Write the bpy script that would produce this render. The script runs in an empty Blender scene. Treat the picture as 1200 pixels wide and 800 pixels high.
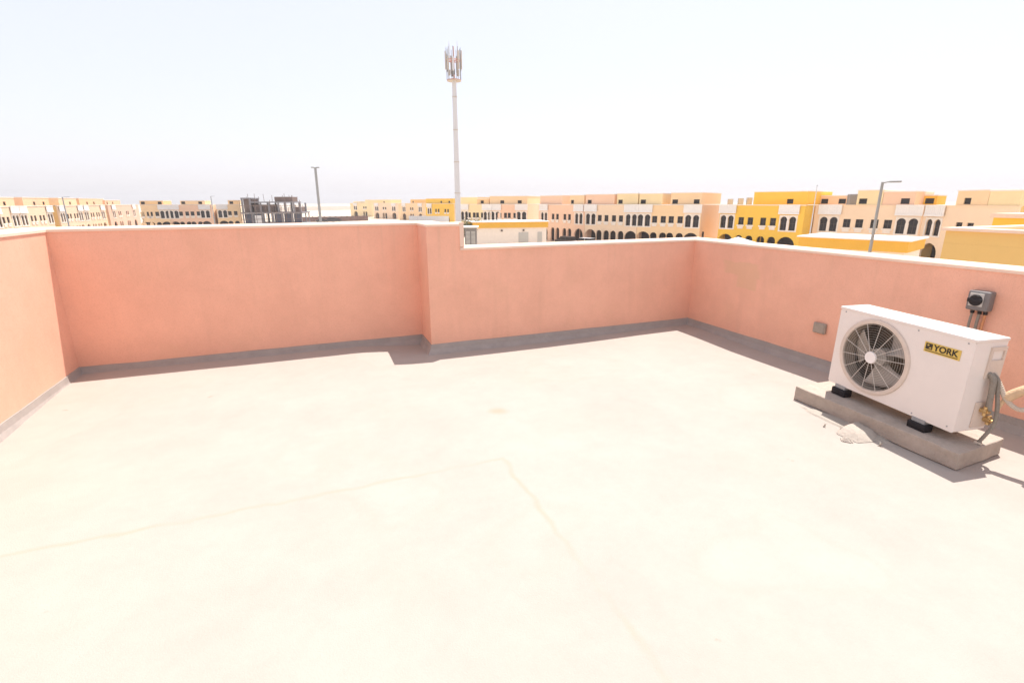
import bpy, bmesh, math, random
from mathutils import Vector, Matrix
from mathutils.geometry import tessellate_polygon
random.seed(7)
S = bpy.context.scene
COL = S.collection
PI = math.pi

# ------------------------------------------------------------------ camera
CAM_H = 1.6
F_PX, YAW, PITCH, ROLL = 588.435, 0.3724, 0.2717, -0.0030
_cy, _sy, _cp, _sp = math.cos(YAW), math.sin(YAW), math.cos(PITCH), math.sin(PITCH)
FWD = Vector((_sy*_cp, _cy*_cp, -_sp)); _R = Vector((_cy, -_sy, 0)); _U = _R.cross(FWD)
RGT = math.cos(ROLL)*_R + math.sin(ROLL)*_U
UPV = -math.sin(ROLL)*_R + math.cos(ROLL)*_U
cd = bpy.data.cameras.new('camera'); cam = bpy.data.objects.new('camera', cd); COL.objects.link(cam)
cd.sensor_fit = 'HORIZONTAL'; cd.sensor_width = 36.0; cd.lens = F_PX/1200*36
cd.clip_start = 0.05; cd.clip_end = 20000
m = Matrix((RGT, UPV, -FWD)).transposed().to_4x4(); m.translation = (0, 0, CAM_H)
cam.matrix_world = m
S.camera = cam

# ------------------------------------------------------------------ light
SUN_KX, SUN_KY = 0.325, 0.215            # shadow offset per metre of height
EL = math.atan(1/math.hypot(SUN_KX, SUN_KY)); AZ = math.atan2(SUN_KX, SUN_KY)
W = bpy.data.worlds.new('World'); S.world = W; W.use_nodes = True
nt = W.node_tree; bg = nt.nodes['Background']; sky = nt.nodes.new('ShaderNodeTexSky')
sky.sky_type = 'NISHITA'; sky.sun_disc = False; sky.sun_elevation = EL; sky.sun_rotation = AZ
sky.altitude = 0; sky.air_density = 1.1; sky.dust_density = 1.8; sky.ozone_density = 2.0
tint = nt.nodes.new('ShaderNodeMix'); tint.data_type = 'RGBA'; tint.blend_type = 'MULTIPLY'
tint.inputs['Factor'].default_value = 1.0; tint.inputs['B'].default_value = (1.0, 0.86, 0.84, 1)
nt.links.new(sky.outputs[0], tint.inputs['A']); # dust veil: an even pale layer mixed over the clear sky
veil = nt.nodes.new('ShaderNodeMix'); veil.data_type = 'RGBA'; veil.inputs['Factor'].default_value = 0.78
veil.inputs['B'].default_value = (2.64, 2.66, 2.95, 1)
nt.links.new(tint.outputs['Result'], veil.inputs['A']); nt.links.new(veil.outputs['Result'], bg.inputs[0]); bg.inputs[1].default_value = 0.15
sl = bpy.data.lights.new('sun', 'SUN'); sl.energy = 2.9; sl.angle = math.radians(0.5); sl.color = (1, 0.955, 0.91)
so = bpy.data.objects.new('sun', sl); COL.objects.link(so)
so.rotation_euler = Vector((-SUN_KX, -SUN_KY, -1)).to_track_quat('-Z', 'Y').to_euler()
S.view_settings.view_transform = 'Standard'; S.view_settings.look = 'None'
S.view_settings.exposure = 1.18; S.view_settings.gamma = 1.0
S.view_settings.use_curve_mapping = False
S.render.resolution_x, S.render.resolution_y = 1024, 682

# ------------------------------------------------------------------ materials
def mat(name, c, rough=0.8, var=0.12, scale=3.0, bump=0.0, bscale=60, metal=0.0, spec=0.3, stretch=None, c2=None):
    M = bpy.data.materials.new(name); M.use_nodes = True; n = M.node_tree.nodes; L = M.node_tree.links
    b = n['Principled BSDF']; b.inputs['Roughness'].default_value = rough; b.inputs['Metallic'].default_value = metal
    b.inputs['Specular IOR Level'].default_value = spec
    tc = n.new('ShaderNodeTexCoord'); vec = tc.outputs['Object']
    if stretch:
        mp = n.new('ShaderNodeMapping'); mp.inputs['Scale'].default_value = stretch
        L.new(vec, mp.inputs['Vector']); vec = mp.outputs['Vector']
    nz = n.new('ShaderNodeTexNoise'); nz.inputs['Scale'].default_value = scale; nz.inputs['Detail'].default_value = 6
    nz.inputs['Roughness'].default_value = 0.78
    L.new(vec, nz.inputs['Vector'])
    rp = n.new('ShaderNodeValToRGB')
    lo = [max(0, x*(1-var)) for x in c]; hi = [min(1, x*(1+var)) for x in (c2 or c)]
    rp.color_ramp.elements[0].position = .3; rp.color_ramp.elements[1].position = .7
    rp.color_ramp.elements[0].color = (*lo, 1); rp.color_ramp.elements[1].color = (*hi, 1)
    L.new(nz.outputs['Fac'], rp.inputs['Fac']); L.new(rp.outputs['Color'], b.inputs['Base Color'])
    if bump:
        n2 = n.new('ShaderNodeTexNoise'); n2.inputs['Scale'].default_value = bscale; n2.inputs['Detail'].default_value = 4
        L.new(tc.outputs['Object'], n2.inputs['Vector'])
        bp = n.new('ShaderNodeBump'); bp.inputs['Strength'].default_value = bump; bp.inputs['Distance'].default_value = .01
        L.new(n2.outputs['Fac'], bp.inputs['Height']); L.new(bp.outputs['Normal'], b.inputs['Normal'])
    return M

def nodes_of(M):
    n = M.node_tree.nodes; return n, M.node_tree.links, n['Principled BSDF']

def mmath(n, L, op, a, b=None, c=None):
    x = n.new('ShaderNodeMath'); x.operation = op
    for i, v in enumerate((a, b, c)):
        if v is None: continue
        if isinstance(v, (int, float)): x.inputs[i].default_value = v
        else: L.new(v, x.inputs[i])
    return x.outputs[0]

def overlay(M, fac_socket, col):
    """mix an own-coloured mark over the base colour"""
    n, L, b = nodes_of(M)
    old = b.inputs['Base Color'].links[0].from_socket
    mx = n.new('ShaderNodeMix'); mx.data_type = 'RGBA'
    L.new(fac_socket, mx.inputs['Factor']); L.new(old, mx.inputs['A']); mx.inputs['B'].default_value = (*col, 1)
    L.new(mx.outputs['Result'], b.inputs['Base Color'])

def coord(M):
    n, L, b = nodes_of(M)
    tc = n.new('ShaderNodeTexCoord'); sp = n.new('ShaderNodeSeparateXYZ'); L.new(tc.outputs['Object'], sp.inputs[0])
    return tc.outputs['Object'], sp.outputs

def noise(M, scale, detail=4, vec=None):
    n, L, b = nodes_of(M)
    z = n.new('ShaderNodeTexNoise'); z.inputs['Scale'].default_value = scale; z.inputs['Detail'].default_value = detail
    if vec is None: vec = coord(M)[0]
    L.new(vec, z.inputs['Vector']); return z.outputs['Fac']

def band(M, s, centre, half, soft):
    """1 inside |s-centre|<half, fading over soft"""
    n, L, b = nodes_of(M)
    d = mmath(n, L, 'ABSOLUTE', mmath(n, L, 'SUBTRACT', s, centre))
    mr = n.new('ShaderNodeMapRange'); mr.inputs['From Min'].default_value = half + soft; mr.inputs['From Max'].default_value = half
    L.new(d, mr.inputs['Value']); return mr.outputs[0]

PINK = (0.87, 0.475, 0.33)
M_pink = mat('salmon render', PINK, .9, .07, 1.6, .35, 220, c2=(0.88, 0.49, 0.345))
M_pinkR = mat('salmon render patched', PINK, .9, .07, 1.6, .35, 220, c2=(0.88, 0.49, 0.345))
def wall_marks(M):
    n, L, b = nodes_of(M); vec, xyz = coord(M)
    # faint streaks running down the render
    mp = n.new('ShaderNodeMapping'); mp.inputs['Scale'].default_value = (7, 7, .5); L.new(vec, mp.inputs['Vector'])
    st = noise(M, 1.0, 5, mp.outputs['Vector'])
    mr = n.new('ShaderNodeMapRange'); mr.inputs['From Min'].default_value = .56; mr.inputs['From Max'].default_value = .75
    mr.inputs['To Max'].default_value = .22
    L.new(st, mr.inputs['Value']); overlay(M, mr.outputs[0], (0.68, 0.38, 0.26))
    # dusty drips under the coping and fine grain
    mp = n.new('ShaderNodeMapping'); mp.inputs['Scale'].default_value = (16, 16, .8); L.new(vec, mp.inputs['Vector'])
    dr = noise(M, 1.0, 3, mp.outputs['Vector'])
    zt = n.new('ShaderNodeMapRange'); zt.inputs['From Min'].default_value = .55; zt.inputs['From Max'].default_value = 1.3; L.new(xyz[2], zt.inputs['Value'])
    mr = n.new('ShaderNodeMapRange'); mr.inputs['From Min'].default_value = .58; mr.inputs['From Max'].default_value = .72; mr.inputs['To Max'].default_value = .30
    L.new(dr, mr.inputs['Value']); overlay(M, mmath(n, L, 'MULTIPLY', mr.outputs[0], zt.outputs[0]), (0.70, 0.42, 0.29))
    mr = n.new('ShaderNodeMapRange'); mr.inputs['From Min'].default_value = .5; mr.inputs['From Max'].default_value = .8; mr.inputs['To Max'].default_value = .4
    L.new(noise(M, 70, 3), mr.inputs['Value']); overlay(M, mr.outputs[0], (0.72, 0.36, 0.24))
    # blotches of repainting
    bl = noise(M, 2.3, 3)
    mr = n.new('ShaderNodeMapRange'); mr.inputs['From Min'].default_value = .55; mr.inputs['From Max'].default_value = .7
    mr.inputs['To Max'].default_value = .25
    L.new(bl, mr.inputs['Value']); overlay(M, mr.outputs[0], (0.75, 0.44, 0.28))
wall_marks(M_pink); wall_marks(M_pinkR)
def patch(M):
    n, L, b = nodes_of(M); vec, xyz = coord(M)
    nz = noise(M, 6, 4)
    w = mmath(n, L, 'MULTIPLY', mmath(n, L, 'SUBTRACT', nz, .5), .9)
    a = mmath(n, L, 'DIVIDE', mmath(n, L, 'ABSOLUTE', mmath(n, L, 'SUBTRACT', xyz[1], 4.43)), .26)
    c = mmath(n, L, 'DIVIDE', mmath(n, L, 'ABSOLUTE', mmath(n, L, 'SUBTRACT', xyz[2], .845)), .075)
    d1 = mmath(n, L, 'MAXIMUM', a, c)
    a2 = mmath(n, L, 'DIVIDE', mmath(n, L, 'ABSOLUTE', mmath(n, L, 'SUBTRACT', xyz[1], 4.33)), .13)
    c2 = mmath(n, L, 'DIVIDE', mmath(n, L, 'ABSOLUTE', mmath(n, L, 'SUBTRACT', xyz[2], .72)), .085)
    d = mmath(n, L, 'ADD', mmath(n, L, 'MINIMUM', d1, mmath(n, L, 'MAXIMUM', a2, c2)), w)
    mr = n.new('ShaderNodeMapRange'); mr.inputs['From Min'].default_value = 1.12; mr.inputs['From Max'].default_value = .9
    mr.inputs['To Max'].default_value = .5
    L.new(d, mr.inputs['Value']); overlay(M, mr.outputs[0], (0.74, 0.47, 0.28))
patch(M_pinkR)

M_coping = mat('cream coping', (.84, .63, .49), .85, .06, 5, .15, 150)
M_flash = mat('grey bituminous cant', (.38, .335, .30), .85, .12, 6, .4, 120)
M_floor = mat('cream roof screed', (0.393, 0.342, 0.297), .9, .05, 1.1, .22, 160, c2=(0.411, 0.358, 0.310))
SPOT = (1.236, 3.487)
def floor_marks(M):
    n, L, b = nodes_of(M); vec, xyz = coord(M)
    wob = mmath(n, L, 'MULTIPLY', mmath(n, L, 'SUBTRACT', noise(M, 5, 5), .5), .09)
    X = mmath(n, L, 'ADD', xyz[0], wob); Y = mmath(n, L, 'ADD', xyz[1], wob)
    br = n.new('ShaderNodeMapRange'); br.inputs['From Min'].default_value = .35; br.inputs['From Max'].default_value = .6
    L.new(noise(M, 2.2, 4), br.inputs['Value'])
    lx = mmath(n, L, 'LESS_THAN', xyz[0], 1.02); ly = mmath(n, L, 'LESS_THAN', xyz[1], 2.77)
    s1 = mmath(n, L, 'MULTIPLY', band(M, Y, 2.75, .004, .022), lx)
    s2 = mmath(n, L, 'MULTIPLY', band(M, X, 1.005, .004, .022), ly)
    s = mmath(n, L, 'MULTIPLY', mmath(n, L, 'MAXIMUM', s1, s2), mmath(n, L, 'MULTIPLY_ADD', br.outputs[0], .30, .07))
    overlay(M, s, (.35, .275, .18))
    # one rusty spot and faint water rings
    dx_ = mmath(n, L, 'SUBTRACT', xyz[0], SPOT[0]); dy_ = mmath(n, L, 'SUBTRACT', xyz[1], SPOT[1])
    rd = mmath(n, L, 'ADD', mmath(n, L, 'SQRT', mmath(n, L, 'ADD', mmath(n, L, 'MULTIPLY', dx_, dx_), mmath(n, L, 'MULTIPLY', dy_, dy_))), mmath(n, L, 'MULTIPLY', wob, 1.2))
    mr = n.new('ShaderNodeMapRange'); mr.inputs['From Min'].default_value = .085; mr.inputs['From Max'].default_value = .02; mr.inputs['To Max'].default_value = .45
    L.new(rd, mr.inputs['Value']); overlay(M, mr.outputs[0], (.36, .25, .15))
    wn = noise(M, .55, 3); mr = n.new('ShaderNodeMapRange'); mr.inputs['From Min'].default_value = .018; mr.inputs['From Max'].default_value = .003; mr.inputs['To Max'].default_value = .07
    L.new(mmath(n, L, 'ABSOLUTE', mmath(n, L, 'SUBTRACT', wn, .56)), mr.inputs['Value']); overlay(M, mr.outputs[0], (.32, .26, .19))
    # pale dust drifts and small dark specks
    mr = n.new('ShaderNodeMapRange'); mr.inputs['From Min'].default_value = .52; mr.inputs['From Max'].default_value = .72
    mr.inputs['To Max'].default_value = .20
    L.new(noise(M, .75, 6), mr.inputs['Value']); overlay(M, mr.outputs[0], (.38, .325, .26))
    mr = n.new('ShaderNodeMapRange'); mr.inputs['From Min'].default_value = .735; mr.inputs['From Max'].default_value = .78
    mr.inputs['To Max'].default_value = .6
    L.new(noise(M, 9, 3), mr.inputs['Value']); overlay(M, mr.outputs[0], (.26, .22, .17))
floor_marks(M_floor)

M_sand = mat('desert sand', (.60, .50, .38), .95, .15, .02, 0)
M_road = mat('asphalt', (.075, .073, .07), .9, .2, .3, 0)
M_paving = mat('pale paving', (.48, .44, .38), .9, .12, .5, 0)
M_white = mat('white painted render', (.86, .82, .77), .8, .05, 2)
M_trim = mat('pale plaster trim', (.85, .76, .66), .85, .06, 2)
M_dark = mat('dark window glass', (.02, .017, .018), .25, .2, 2, spec=.25)
M_porchshade = mat('dark brown porch shade', (.04, .026, .02), .6, .25, 2)  # near black brown, puts the porch shade into the colour
M_frame = mat('dark bronze window frame', (.07, .05, .04), .5, .15, 3)
FC = dict(
    pink=mat('house paint pink', (.89, .59, .40), .9, .05, .25),
    peach=mat('house paint peach', (.90, .64, .37), .9, .05, .25),
    orange=mat('house paint orange', (.85, .56, .28), .9, .05, .25),
    cream=mat('house paint cream', (.90, .71, .40), .9, .05, .25),
    yellow=mat('house paint yellow', (.90, .55, .075), .9, .05, .25),
    ochre=mat('house paint ochre', (.76, .51, .19), .9, .05, .25),
    sand=mat('house paint warm sand', (.77, .57, .39), .9, .05, .25),
    apricot=mat('house paint apricot', (.75, .51, .33), .9, .05, .25),
    shell=mat('house paint shell pink', (.66, .44, .33), .9, .05, .25),
    palepink=mat('house paint pale pink', (.90, .68, .47), .9, .05, .25),
)
M_roof = mat('flat roof screed', (.55, .52, .48), .9, .1, .5)
M_acwhite = mat('white powder coated steel', (.80, .735, .67), .45, .035, 3, .05, 40, spec=.4)
M_acring = mat('aged cream plastic', (.66, .56, .47), .5, .08, 8)
M_acblade = mat('grey plastic blade', (.40, .365, .32), .45, .08, 8)
M_acshroud = mat('brown fan shroud', (.30, .25, .20), .7, .2, 12)  # darker brown than the cream ring in front of it
M_acdark = mat('dusty condenser fins', (.17, .13, .09), .8, .35, 40, stretch=(1, 12, 1))
M_wire = mat('coated guard wire', (.62, .57, .50), .5, .06, 20)
M_rubber = mat('black rubber', (.022, .02, .022), .75, .3, 20, .3, 90)
M_pad = mat('grey cast concrete', (.42, .355, .295), .92, .16, 7, .6, 60)
M_mortar = mat('cream mortar', (.43, .375, .315), .95, .1, 9, .7, 40)
M_label = mat('yellow label', (.70, .50, .12), .4, .05, 20)
M_ink = mat('dark ink', (.05, .04, .025), .5, .1, 20)
M_grey = mat('grey plastic', (.21, .195, .185), .5, .08, 15)
M_greyl = mat('light grey plastic', (.55, .53, .48), .5, .08, 15)
M_knob = mat('black plastic', (.02, .02, .022), .35, .1, 20)
M_jbox = mat('weathered grey plastic', (.37, .31, .25), .7, .15, 25)
M_copper = mat('copper pipe', (.55, .27, .14), .4, .15, 20, metal=.6)
M_foam = mat('tan pipe insulation', (.66, .47, .29), .9, .15, 20, .5, 90)
M_conduit = mat('cream flexible conduit', (.60, .52, .42), .7, .1, 20)
M_cable = mat('grey armoured cable', (.27, .24, .20), .7, .15, 30)
M_brass = mat('brass fitting', (.60, .42, .2), .35, .1, 20, metal=.8)
M_steel = mat('galvanised steel', (.33, .34, .345), .5, .12, 6, metal=.25)
M_mastw = mat('white mast paint', (.60, .60, .615), .6, .04, .6)
M_mastr = mat('faded red steel', (.55, .28, .22), .6, .1, 2)
M_ant = mat('pale beige radome', (.50, .44, .37), .6, .1, 2)
M_conc = mat('raw grey concrete', (.27, .26, .27), .9, .2, .4)
M_block = mat('brown blockwork', (.20, .14, .115), .9, .2, .6)
M_bluesheet = mat('blue grey formwork sheet', (.12, .125, .165), .7, .2, .5)
M_leaf = mat('dull olive leaves', (.07, .075, .03), .8, .35, 3)
M_bark = mat('grey brown bark', (.14, .10, .07), .9, .2, 6)
M_canvas = mat('white canvas', (.82, .80, .77), .8, .03, 3)
M_tyre = mat('tyre rubber', (.02, .02, .02), .8, .2, 5)
M_lamp = mat('lamp lens', (.75, .75, .72), .3, .03, 5)
M_orange = mat('orange painted fascia', (.76, .43, .06), .85, .05, .5)
def paint(name, c): return mat(name, c, .3, .03, 2, spec=.5)

# ------------------------------------------------------------------ mesh helpers
class MB:
    def __init__(self): self.bm = bmesh.new()
    def face(self, pts):
        vs = [self.bm.verts.new(p) for p in pts]
        try: return self.bm.faces.new(vs)
        except ValueError: return None
    def box(self, x0, x1, y0, y1, z0, z1, bevel=0, seg=1, M=None):
        r = bmesh.ops.create_cube(self.bm, size=1); vs = r['verts']
        bmesh.ops.scale(self.bm, vec=(x1-x0, y1-y0, z1-z0), verts=vs)
        bmesh.ops.translate(self.bm, vec=((x0+x1)/2, (y0+y1)/2, (z0+z1)/2), verts=vs)
        if bevel:
            es = list({e for v in vs for e in v.link_edges})
            q = bmesh.ops.bevel(self.bm, geom=es, offset=bevel, segments=seg, affect='EDGES', profile=.5)
            vs = list({v for f in q['faces'] for v in f.verts} | {v for v in vs if v.is_valid})
        if M: bmesh.ops.transform(self.bm, matrix=M, verts=vs)
        return self
    def cyl(self, p, q, r0, r1=None, n=12, caps=True):
        p, q = Vector(p), Vector(q); r1 = r0 if r1 is None else r1
        d = q-p; M = d.to_track_quat('Z', 'Y').to_matrix().to_4x4(); M.translation = (p+q)/2
        bmesh.ops.create_cone(self.bm, cap_ends=caps, cap_tris=False, segments=n, radius1=r0, radius2=r1, depth=d.length, matrix=M)
        return self
    def tube(self, pts, r, n=8, ridge=0.0, caps=True):
        pts = [Vector(p) for p in pts]; rings = []
        up = Vector((.13, .29, .95)).normalized()
        for i, p in enumerate(pts):
            t = (pts[min(i+1, len(pts)-1)]-pts[max(i-1, 0)]).normalized()
            a = t.cross(up)
            if a.length < 1e-3: a = t.cross(Vector((1, 0, 0)))
            a.normalize(); b = t.cross(a); up = -b if b.dot(up) < 0 else b
            b = a.cross(t); 
            rr = (r[i] if isinstance(r, (list, tuple)) else r)*(1+ridge*(1 if i % 2 else -1))
            rings.append([self.bm.verts.new(p+rr*(math.cos(2*PI*k/n)*a+math.sin(2*PI*k/n)*b)) for k in range(n)])
        for A, B in zip(rings, rings[1:]):
            for k in range(n): self.bm.faces.new((A[k], A[(k+1) % n], B[(k+1) % n], B[k]))
        if caps:
            self.bm.faces.new(rings[0][::-1]); self.bm.faces.new(rings[-1])
        return self
    def torus(self, c, ax, R, r, n=40, m=6):
        ax = Vector(ax).normalized(); a = ax.orthogonal().normalized(); b = ax.cross(a); c = Vector(c); rings = []
        for i in range(n):
            t = 2*PI*i/n; d = math.cos(t)*a+math.sin(t)*b
            rings.append([self.bm.verts.new(c+d*(R+r*math.cos(2*PI*k/m))+ax*r*math.sin(2*PI*k/m)) for k in range(m)])
        for i in range(n):
            A, B = rings[i], rings[(i+1) % n]
            for k in range(m): self.bm.faces.new((A[k], B[k], B[(k+1) % m], A[(k+1) % m]))
        return self
    def plate(self, outer, holes, y0, y1):
        """outline (x,z) with holes, from y0 (front) to y1 (back)"""
        loops = [outer]+holes
        tris = tessellate_polygon([[Vector((x, z, 0)) for x, z in l] for l in loops])
        F, B = [], []
        for l in loops:
            F.append([self.bm.verts.new((x, y0, z)) for x, z in l]); B.append([self.bm.verts.new((x, y1, z)) for x, z in l])
        ff = [v for l in F for v in l]; bb = [v for l in B for v in l]
        for t in tris:
            try: self.bm.faces.new([ff[i] for i in t]); self.bm.faces.new([bb[i] for i in reversed(t)])
            except ValueError: pass
        for l, k in zip(F, B):
            for i in range(len(l)):
                j = (i+1) % len(l); self.bm.faces.new((l[i], l[j], k[j], k[i]))
        return self
    def sweep(self, path, prof, seg, closed_ends=True):
        """profile (inward offset, z) along plan path; seg=(i0,i1) range of path points; mitred. Inside is right of travel"""
        P = [Vector((x, y)) for x, y in path]; off = []
        for i, p in enumerate(P):
            ns = []
            for a, b in ((i-1, i), (i, i+1)):
                if a >= 0 and b < len(P):
                    d = (P[b]-P[a]).normalized(); ns.append(Vector((d.y, -d.x)))
            if len(ns) == 1: off.append(ns[0])
            else: s = ns[0]+ns[1]; off.append(s/(1+ns[0].dot(ns[1])))
        rings = [[self.bm.verts.new((P[i].x+off[i].x*o, P[i].y+off[i].y*o, z)) for o, z in prof] for i in range(seg[0], seg[1]+1)]
        n = len(prof)
        for A, B in zip(rings, rings[1:]):
            for k in range(n): self.bm.faces.new((A[k], A[(k+1) % n], B[(k+1) % n], B[k]))
        if closed_ends: self.bm.faces.new(rings[0]); self.bm.faces.new(rings[-1][::-1])
        return self
    def build(self, name, mats, parent=None, smooth=False, loc=None, rz=None, label=None):
        bmesh.ops.recalc_face_normals(self.bm, faces=self.bm.faces)
        me = bpy.data.meshes.new(name); self.bm.to_mesh(me); self.bm.free()
        for x in (mats if isinstance(mats, (list, tuple)) else [mats]): me.materials.append(x)
        if smooth:
            for p in me.polygons: p.use_smooth = True
            try: me.set_sharp_from_angle(angle=math.radians(38))
            except Exception: pass
        o = bpy.data.objects.new(name, me); COL.objects.link(o)
        if parent: o.parent = parent
        if loc: o.location = loc
        if rz is not None: o.rotation_euler = (0, 0, rz)
        if label: o['label'] = label
        return o

def tag(o, label=None, cat=None, group=None, kind=None):
    for k, v in (('label', label), ('category', cat), ('group', group), ('kind', kind)):
        if v: o[k] = v
    return o
def thing(name, label, cat, loc=(0, 0, 0), rz=0, group=None):
    o = bpy.data.objects.new(name, None); COL.objects.link(o); o.empty_display_size = .2
    o.location = loc; o.rotation_euler = (0, 0, rz); return tag(o, label, cat, group)
def kids(o): return [c for c in bpy.data.objects if c.parent == o]
def copy_tree(o, parent=None):
    c = o.copy(); COL.objects.link(c)
    if parent: c.parent = parent
    for ch in kids(o): copy_tree(ch, c)
    return c
def ray(u, v=None):
    if v is None:
        a, b = ray(u, 200), ray(u, 260); t = a.z/(a.z-b.z); d = a.lerp(b, t); return Vector((d.x, d.y)).normalized()
    return FWD*F_PX+RGT*(u-600)-UPV*(v-400)
def at(u, d):
    """plan point d metres away in the direction of photo column u"""
    return ray(u)*d
def zat(u, v, d):
    """height of photo pixel (u, v) at horizontal distance d"""
    r = ray(u, v); return CAM_H+r.z/math.hypot(r.x, r.y)*d
def crom(pts, k=6):
    pts = [Vector(p) for p in pts]; out = []
    P = [2*pts[0]-pts[1]]+pts+[2*pts[-1]-pts[-2]]
    for i in range(1, len(P)-2):
        for j in range(k):
            t = j/k; a, b, c, d = P[i-1:i+3]
            out.append(.5*((2*b)+(c-a)*t+(2*a-5*b+4*c-d)*t*t+(3*b-a-3*c+d)*t**3))
    return out+[pts[-1]]
G = -7.0       # street level below the terrace

# ------------------------------------------------------------------ ground
tag(MB().box(-3000, 3000, -3000, 3000, G-1, G).build('ground', M_sand), kind='structure')
def sheet(name, x0, x1, y0, y1, z, m):
    b = MB(); b.face([(x0, y0, z), (x1, y0, z), (x1, y1, z), (x0, y1, z)]); return tag(b.build(name, m), kind='structure')
sheet('road', -44, -34, -60, 176, G+.004, M_road)
sheet('road', -33.9, 60, 164, 174, G+.004, M_road)
sheet('pavement', -53, -44.2, -60, 176, G+.006, M_paving)

# ------------------------------------------------------------------ terrace
XL, XM, XR, XN, D1, D2, ZT1, ZT2 = -2.1775, 1.0994, 4.558, 1.452, 5.703, 5.228, 1.351, 1.102
TH, YB = .2, -3.2
COP = .036
b = MB(); b.box(XL-TH+.003, XR+TH-.003, YB, D2+TH-.003, G+.01, -.05)
b.box(XL-TH+.003, XM+TH-.003, D2+TH-.0029, D1+TH-.003, G+.01, -.051)
def sm(a, b_, x): t = min(1, max(0, (x-a)/(b_-a))); return t*t*(3-2*t)
def floor_z(x, y):
    """hand laid falls: the screed rises a little towards the tall back wall and the far corner"""
    from mathutils import noise as mn
    return (.042*sm(3.4, 5.5, y)*sm(1.0, .3, x)+.022*sm(3.8, 5.0, y)*sm(2.2, 4.0, x)
            + .004*mn.noise(Vector((x*.9, y*.9, 0)))+.0015*mn.noise(Vector((x*4, y*4, 3)))-.004)
NX, NY = 96, 124; gx = [XL-.06+(XR+.06-XL+.06)*i/NX for i in range(NX+1)]; gy = [YB+.02+(D1+.06-YB)*i/NY for i in range(NY+1)]
V = [[b.bm.verts.new((x, y, floor_z(x, y))) for y in gy] for x in gx]
for i in range(NX):
    for j in range(NY): b.bm.faces.new((V[i][j], V[i+1][j], V[i+1][j+1], V[i][j+1]))
fl = b.build('terrace_floor', M_floor); tag(fl, kind='structure')
for pl in fl.data.polygons[12:]: pl.use_smooth = True
path = [(XL, YB), (XL, D1), (XM, D1), (XM, D2), (XR, D2), (XR, YB)]
cant = [(0, .10), (.010, .10), (.020, .05), (.040, .012), (.062, -.02), (0, -.02)]
def rough_edge(o, amp, scale=3.0):
    """hand-laid look: subdivide and jitter gently"""
    bm = bmesh.new(); bm.from_mesh(o.data)
    es = [e for e in bm.edges if e.calc_length() > .5]
    bmesh.ops.subdivide_edges(bm, edges=es, cuts=40, use_grid_fill=True)
    from mathutils import noise as mn
    for v in bm.verts:
        n = mn.noise_vector(v.co*scale)*amp
        if v.co.z > 0: v.co.z += n.z
        v.co.x += n.x*.6; v.co.y += n.y*.6
    bm.to_mesh(o.data); bm.free()
def parapet(label, body, segs_cant, coping_build, m=M_pink):
    t = thing('parapet_wall', label, 'parapet wall', group='parapet walls round the terrace')
    body.build('wall', m, t)
    c = MB()
    for s in segs_cant: c.sweep(path, cant, s)
    o = c.build('flashing', M_flash, t); rough_edge(o, .006)
    coping_build().build('coping', M_coping, t)
    return t
cap1 = [(.009, ZT1), (.009, ZT1+COP-.014), (-.008, ZT1+COP), (-TH-.009, ZT1+COP), (-TH-.009, ZT1)]
cap2 = [(.009, ZT2), (.009, ZT2+COP-.014), (-.008, ZT2+COP), (-TH-.009, ZT2+COP), (-TH-.009, ZT2)]
parapet('sunlit pale pink parapet wall running out of frame at the far left',
        MB().box(XL-TH, XL, YB, D1+TH, 0, ZT1), [(0, 1)], lambda: MB().sweep(path, cap1, (0, 1)))
parapet('tall shaded salmon parapet wall straight behind the open floor, left of the stepped corner',
        MB().box(XL, XM+TH, D1, D1+TH, 0, ZT1), [(1, 2)], lambda: MB().sweep(path, cap1, (1, 2)))
b = MB()
# L shaped: short jog then the stepped section
b.box(XM, XM+TH, D2+TH, D1, 0, ZT1)
b.plate([(XM, 0), (XR+TH, 0), (XR+TH, ZT2), (XN, ZT2), (XN, ZT1), (XM, ZT1)], [], D2, D2+TH)
def cop3():
    c = MB(); pth = path[:4]+[(XN, D2)]
    c.sweep(pth, cap1, (2, 4))
    pth2 = [(XN+.002, D2), (XR, D2), (XR, YB)]
    c.sweep(pth2, cap2, (0, 1))
    c.box(XN, XN+.045, D2-.011, D2+TH+.011, ZT2+COP+.001, ZT1+COP+.003)
    return c
parapet('shaded salmon parapet wall whose top steps down to a lower level near its left end', b, [(2, 4)], cop3)
parapet('low shaded salmon parapet wall behind the air conditioner, with a faded repair patch',
        MB().box(XR, XR+TH, YB, D2, 0, ZT2), [(4, 5)],
        lambda: MB().sweep([(XN, D2), (XR, D2), (XR, YB)], cap2, (1, 2)), M_pinkR)

# ------------------------------------------------------------------ concrete pad and debris
t = thing('equipment_pad', 'low grey concrete slab lying under the white air conditioner', 'concrete pad', (3.63, 2.80, 0))
b = MB()
pts = [(3.632, 2.80), (3.540, 1.575), (4.045, 1.60), (4.13, 2.79)]
b.bm.faces.new([b.bm.verts.new((x-3.63, y-2.80, 0)) for x, y in pts])
r = bmesh.ops.extrude_face_region(b.bm, geom=b.bm.faces[:]); vs = [v for v in r['geom'] if isinstance(v, bmesh.types.BMVert)]
for v in vs: v.co.z = .112
bmesh.ops.subdivide_edges(b.bm, edges=b.bm.edges[:], cuts=14, use_grid_fill=True)
from mathutils import noise as mnoise
for v in b.bm.verts:
    q = mnoise.noise_vector(v.co*9)+.5*mnoise.noise_vector(v.co*25)
    v.co += Vector((q.x*.006, q.y*.006, q.z*.004 if v.co.z > .01 else 0))
o = b.build('slab', M_pad, t, smooth=True)
bv = o.modifiers.new('bevel', 'BEVEL'); bv.width = .004; bv.limit_method = 'ANGLE'

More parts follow.
